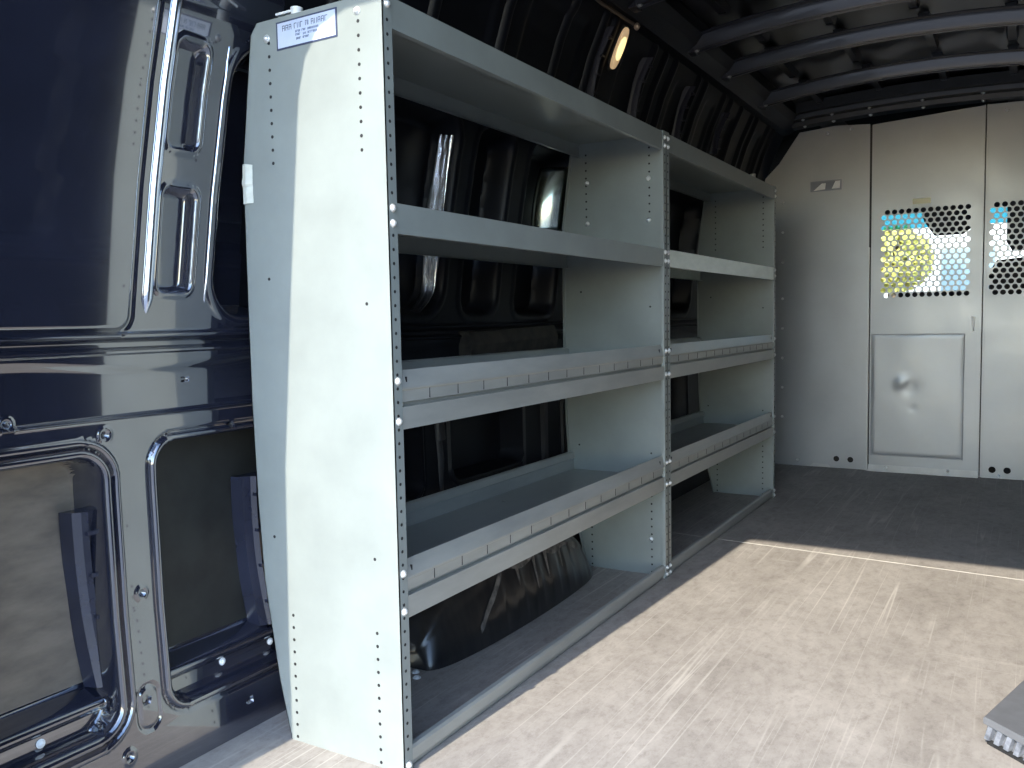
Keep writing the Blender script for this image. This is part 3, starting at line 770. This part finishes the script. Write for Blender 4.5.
seat = tag(empty('driver_seat', (1.13, 4.6, -.26)), 'black cab seat with headrest behind the right panel perforations', 'seat')
bm = bmesh.new(); prism(bm, [(4.30, .25), (4.20, .55), (4.18, .95), (4.24, 1.02), (4.33, 1.0), (4.42, .3)], lambda p: (.92, p[0], p[1]), lambda p: (1.36, p[0], p[1])); obj('seat_back', bm, M['cab'], seat, bevel=.04)
bm = bmesh.new(); box(bm, (.93, 4.32, .12), (1.36, 4.85, .30)); obj('seat_cushion', bm, M['cab'], seat, bevel=.05)
bm = bmesh.new(); box(bm, (.99, 4.40, -.26), (1.30, 4.75, .13)); obj('seat_base', bm, M['cab'], seat, bevel=.02)
bm = bmesh.new(); prism(bm, [(.90, 1.0), (.895, 1.14), (.935, 1.205), (1.30, 1.235), (1.34, 1.14), (1.33, 1.0)], lambda p: (p[0], 4.22, p[1]), lambda p: (p[0], 4.31, p[1])); obj('headrest', bm, M['cab'], seat, bevel=.03)

# outdoors in front of the van
bm = bmesh.new(); box(bm, (-60, -60, -.70), (60, 60, -.66))
tag(obj('ground', bm, M['ground']), 'pale sunlit yard around the van', 'ground', kind='structure')
def tree(x, y, h, r, label):
    t = tag(empty('tree', (x, y, -.66)), label, 'tree', 'trees beyond the windscreen')
    bm = bmesh.new(); tube(bm, [(x, y, -.66), (x + .05, y, h * .5), (x, y, h * .8)], .14, 10); obj('trunk', bm, M['bark'], t, smooth=60)
    bm = bmesh.new(); rnd = random.Random(int(x * 10))
    for i in range(1400):
        d = Vector((rnd.gauss(0, 1), rnd.gauss(0, 1), rnd.gauss(0, 1))).normalized() * r * rnd.uniform(.45, 1) ** .5
        c = Vector((x, y, h * .62)) + Vector((d.x, d.y, d.z * .95)); u = Vector((rnd.gauss(0, 1), rnd.gauss(0, 1), rnd.gauss(0, 1))).normalized(); w = u.orthogonal().normalized(); s = r * .09
        vs = [bm.verts.new(c + u * s * 1.5), bm.verts.new(c + w * s), bm.verts.new(c - u * s * 1.5), bm.verts.new(c - w * s)]
        bm.faces.new(vs)
    obj('foliage', bm, M['lettered'], t)
tree(-.95, 15.5, 3.0, .62, 'yellow green tree seen through left side of the door perforations')
bl = tag(empty('building', (1.5, 24, -.66)), 'pale building beyond the windscreen seen through the perforations', 'building')
bm = bmesh.new(); box(bm, (-9, 22, -.66), (10, 30, 3.6)); obj('wall', bm, M['render'], bl)
bm = bmesh.new(); box(bm, (-9.3, 21.7, 3.6), (10.3, 30.3, 3.9)); obj('roof_slab', bm, M['bulk'], bl)
for xw in (-6.5, -3.9, -.75, 3.4, 6.2):
    bm = bmesh.new(); box(bm, (xw, 21.94, 1.2), (xw + 1.3, 22.0, 2.5)); w_ = obj('window', bm, M['bulk_edge'], bl)
    bm = bmesh.new(); box(bm, (xw + .08, 21.92, 1.28), (xw + 1.22, 21.94, 2.42)); obj('pane', bm, M['bldglass'], w_)

# ------------------------------------------------------------------ grey step at the lower right
A = Vector((1.013, .688)); e1 = Vector((.277, .961)); e2 = Vector((.74, -.67))
stp = tag(empty('step_cover', (A.x + .1, A.y + .2, 0)), 'grey plastic step cover with ribbed end lying on the sunlit floor', 'step cover')
Q = [A, A + e1 * .46, A + e1 * .46 + e2 * .17, A + e2 * .17]
bm = bmesh.new()
prism(bm, [(0, .048), (0, .060), (.004, .064), (.166, .064), (.17, .060), (.17, .048)], lambda p: (A.x + e2.x * p[0], A.y + e2.y * p[0], p[1]), lambda p: (A.x + e1.x * .46 + e2.x * p[0], A.y + e1.y * .46 + e2.y * p[0], p[1]))
obj('tread', bm, M['stepgrey'], stp, bevel=.002)
bm = bmesh.new()
ins = [q + (sum(Q, Vector((0, 0))) / 4 - q) * .06 for q in Q]
prism(bm, [tuple(q) for q in ins], lambda p: (p[0], p[1], .014), lambda p: (p[0], p[1], .048)); obj('body', bm, M['stepgrey'], stp)
for k in range(7):
    b0 = ins[0] + (ins[3] - ins[0]) * (k / 6.6 + .02); d = (ins[3] - ins[0]).normalized(); nrm = Vector((d.y, -d.x)) * (-1 if Vector((d.y, -d.x)).dot(e1) > 0 else 1)
    bm = bmesh.new()
    prism(bm, [tuple(b0), tuple(b0 + d * .012), tuple(b0 + d * .012 + nrm * .012), tuple(b0 + nrm * .012)], lambda p: (p[0], p[1], .016), lambda p: (p[0] + d.x * .010, p[1] + d.y * .010, .047)); obj('end_rib', bm, M['steptrim'], stp, bevel=.002)
bm = bmesh.new()
prism(bm, [tuple(q) for q in (ins[0], ins[1], ins[2], ins[3])], lambda p: (p[0], p[1], .0), lambda p: (p[0], p[1], .014)); obj('rubber_foot', bm, M['rubber'], stp, bevel=.003)

# ------------------------------------------------------------------ light, sky, camera
sun = bpy.data.lights.new('sun', 'SUN'); sun.energy = 6.1; sun.angle = math.radians(.6); sun.color = (1, .925, .80)
so = bpy.data.objects.new('sun', sun); COL.objects.link(so)
so.rotation_euler = Vector((.053, 1, -.712)).to_track_quat('-Z', 'Y').to_euler(); so.location = (0, -6, 6)
w = bpy.data.worlds.new('sky'); sc.world = w; w.use_nodes = True
N = w.node_tree.nodes; L = w.node_tree.links
sky = N.new('ShaderNodeTexSky'); sky.sky_type = 'NISHITA'; sky.sun_disc = False
sky.sun_elevation = math.radians(37); sky.sun_rotation = math.radians(178); sky.air_density = 1.; sky.dust_density = .4; sky.ozone_density = 2.
L.new(sky.outputs[0], N['Background'].inputs['Color']); N['Background'].inputs['Strength'].default_value = .70

cam = bpy.data.cameras.new('camera'); co = bpy.data.objects.new('camera', cam); COL.objects.link(co); sc.camera = co
C = Vector((1.0687, -1.3397, .9218)); yaw, pit, rol, f = .5361, .0739, -.0193, 861.17
F = Vector((-math.sin(yaw) * math.cos(pit), math.cos(yaw) * math.cos(pit), -math.sin(pit)))
R = Vector((math.cos(yaw), math.sin(yaw), 0)); U = R.cross(F)
R2 = R * math.cos(rol) + U * math.sin(rol); U2 = -R * math.sin(rol) + U * math.cos(rol)
co.matrix_world = Matrix(((R2.x, U2.x, -F.x, C.x), (R2.y, U2.y, -F.y, C.y), (R2.z, U2.z, -F.z, C.z), (0, 0, 0, 1)))
cam.sensor_fit = 'HORIZONTAL'; cam.sensor_width = 36; cam.lens = 36 * f / 1024; cam.clip_start = .02

sc.view_settings.view_transform = 'Standard'; sc.view_settings.look = 'None'
sc.view_settings.exposure = 0.22; sc.view_settings.gamma = 1; sc.view_settings.use_curve_mapping = False
sc.cycles.use_denoising = True; sc.cycles.max_bounces = 10; sc.cycles.diffuse_bounces = 5; sc.cycles.glossy_bounces = 5; sc.cycles.transparent_max_bounces = 12
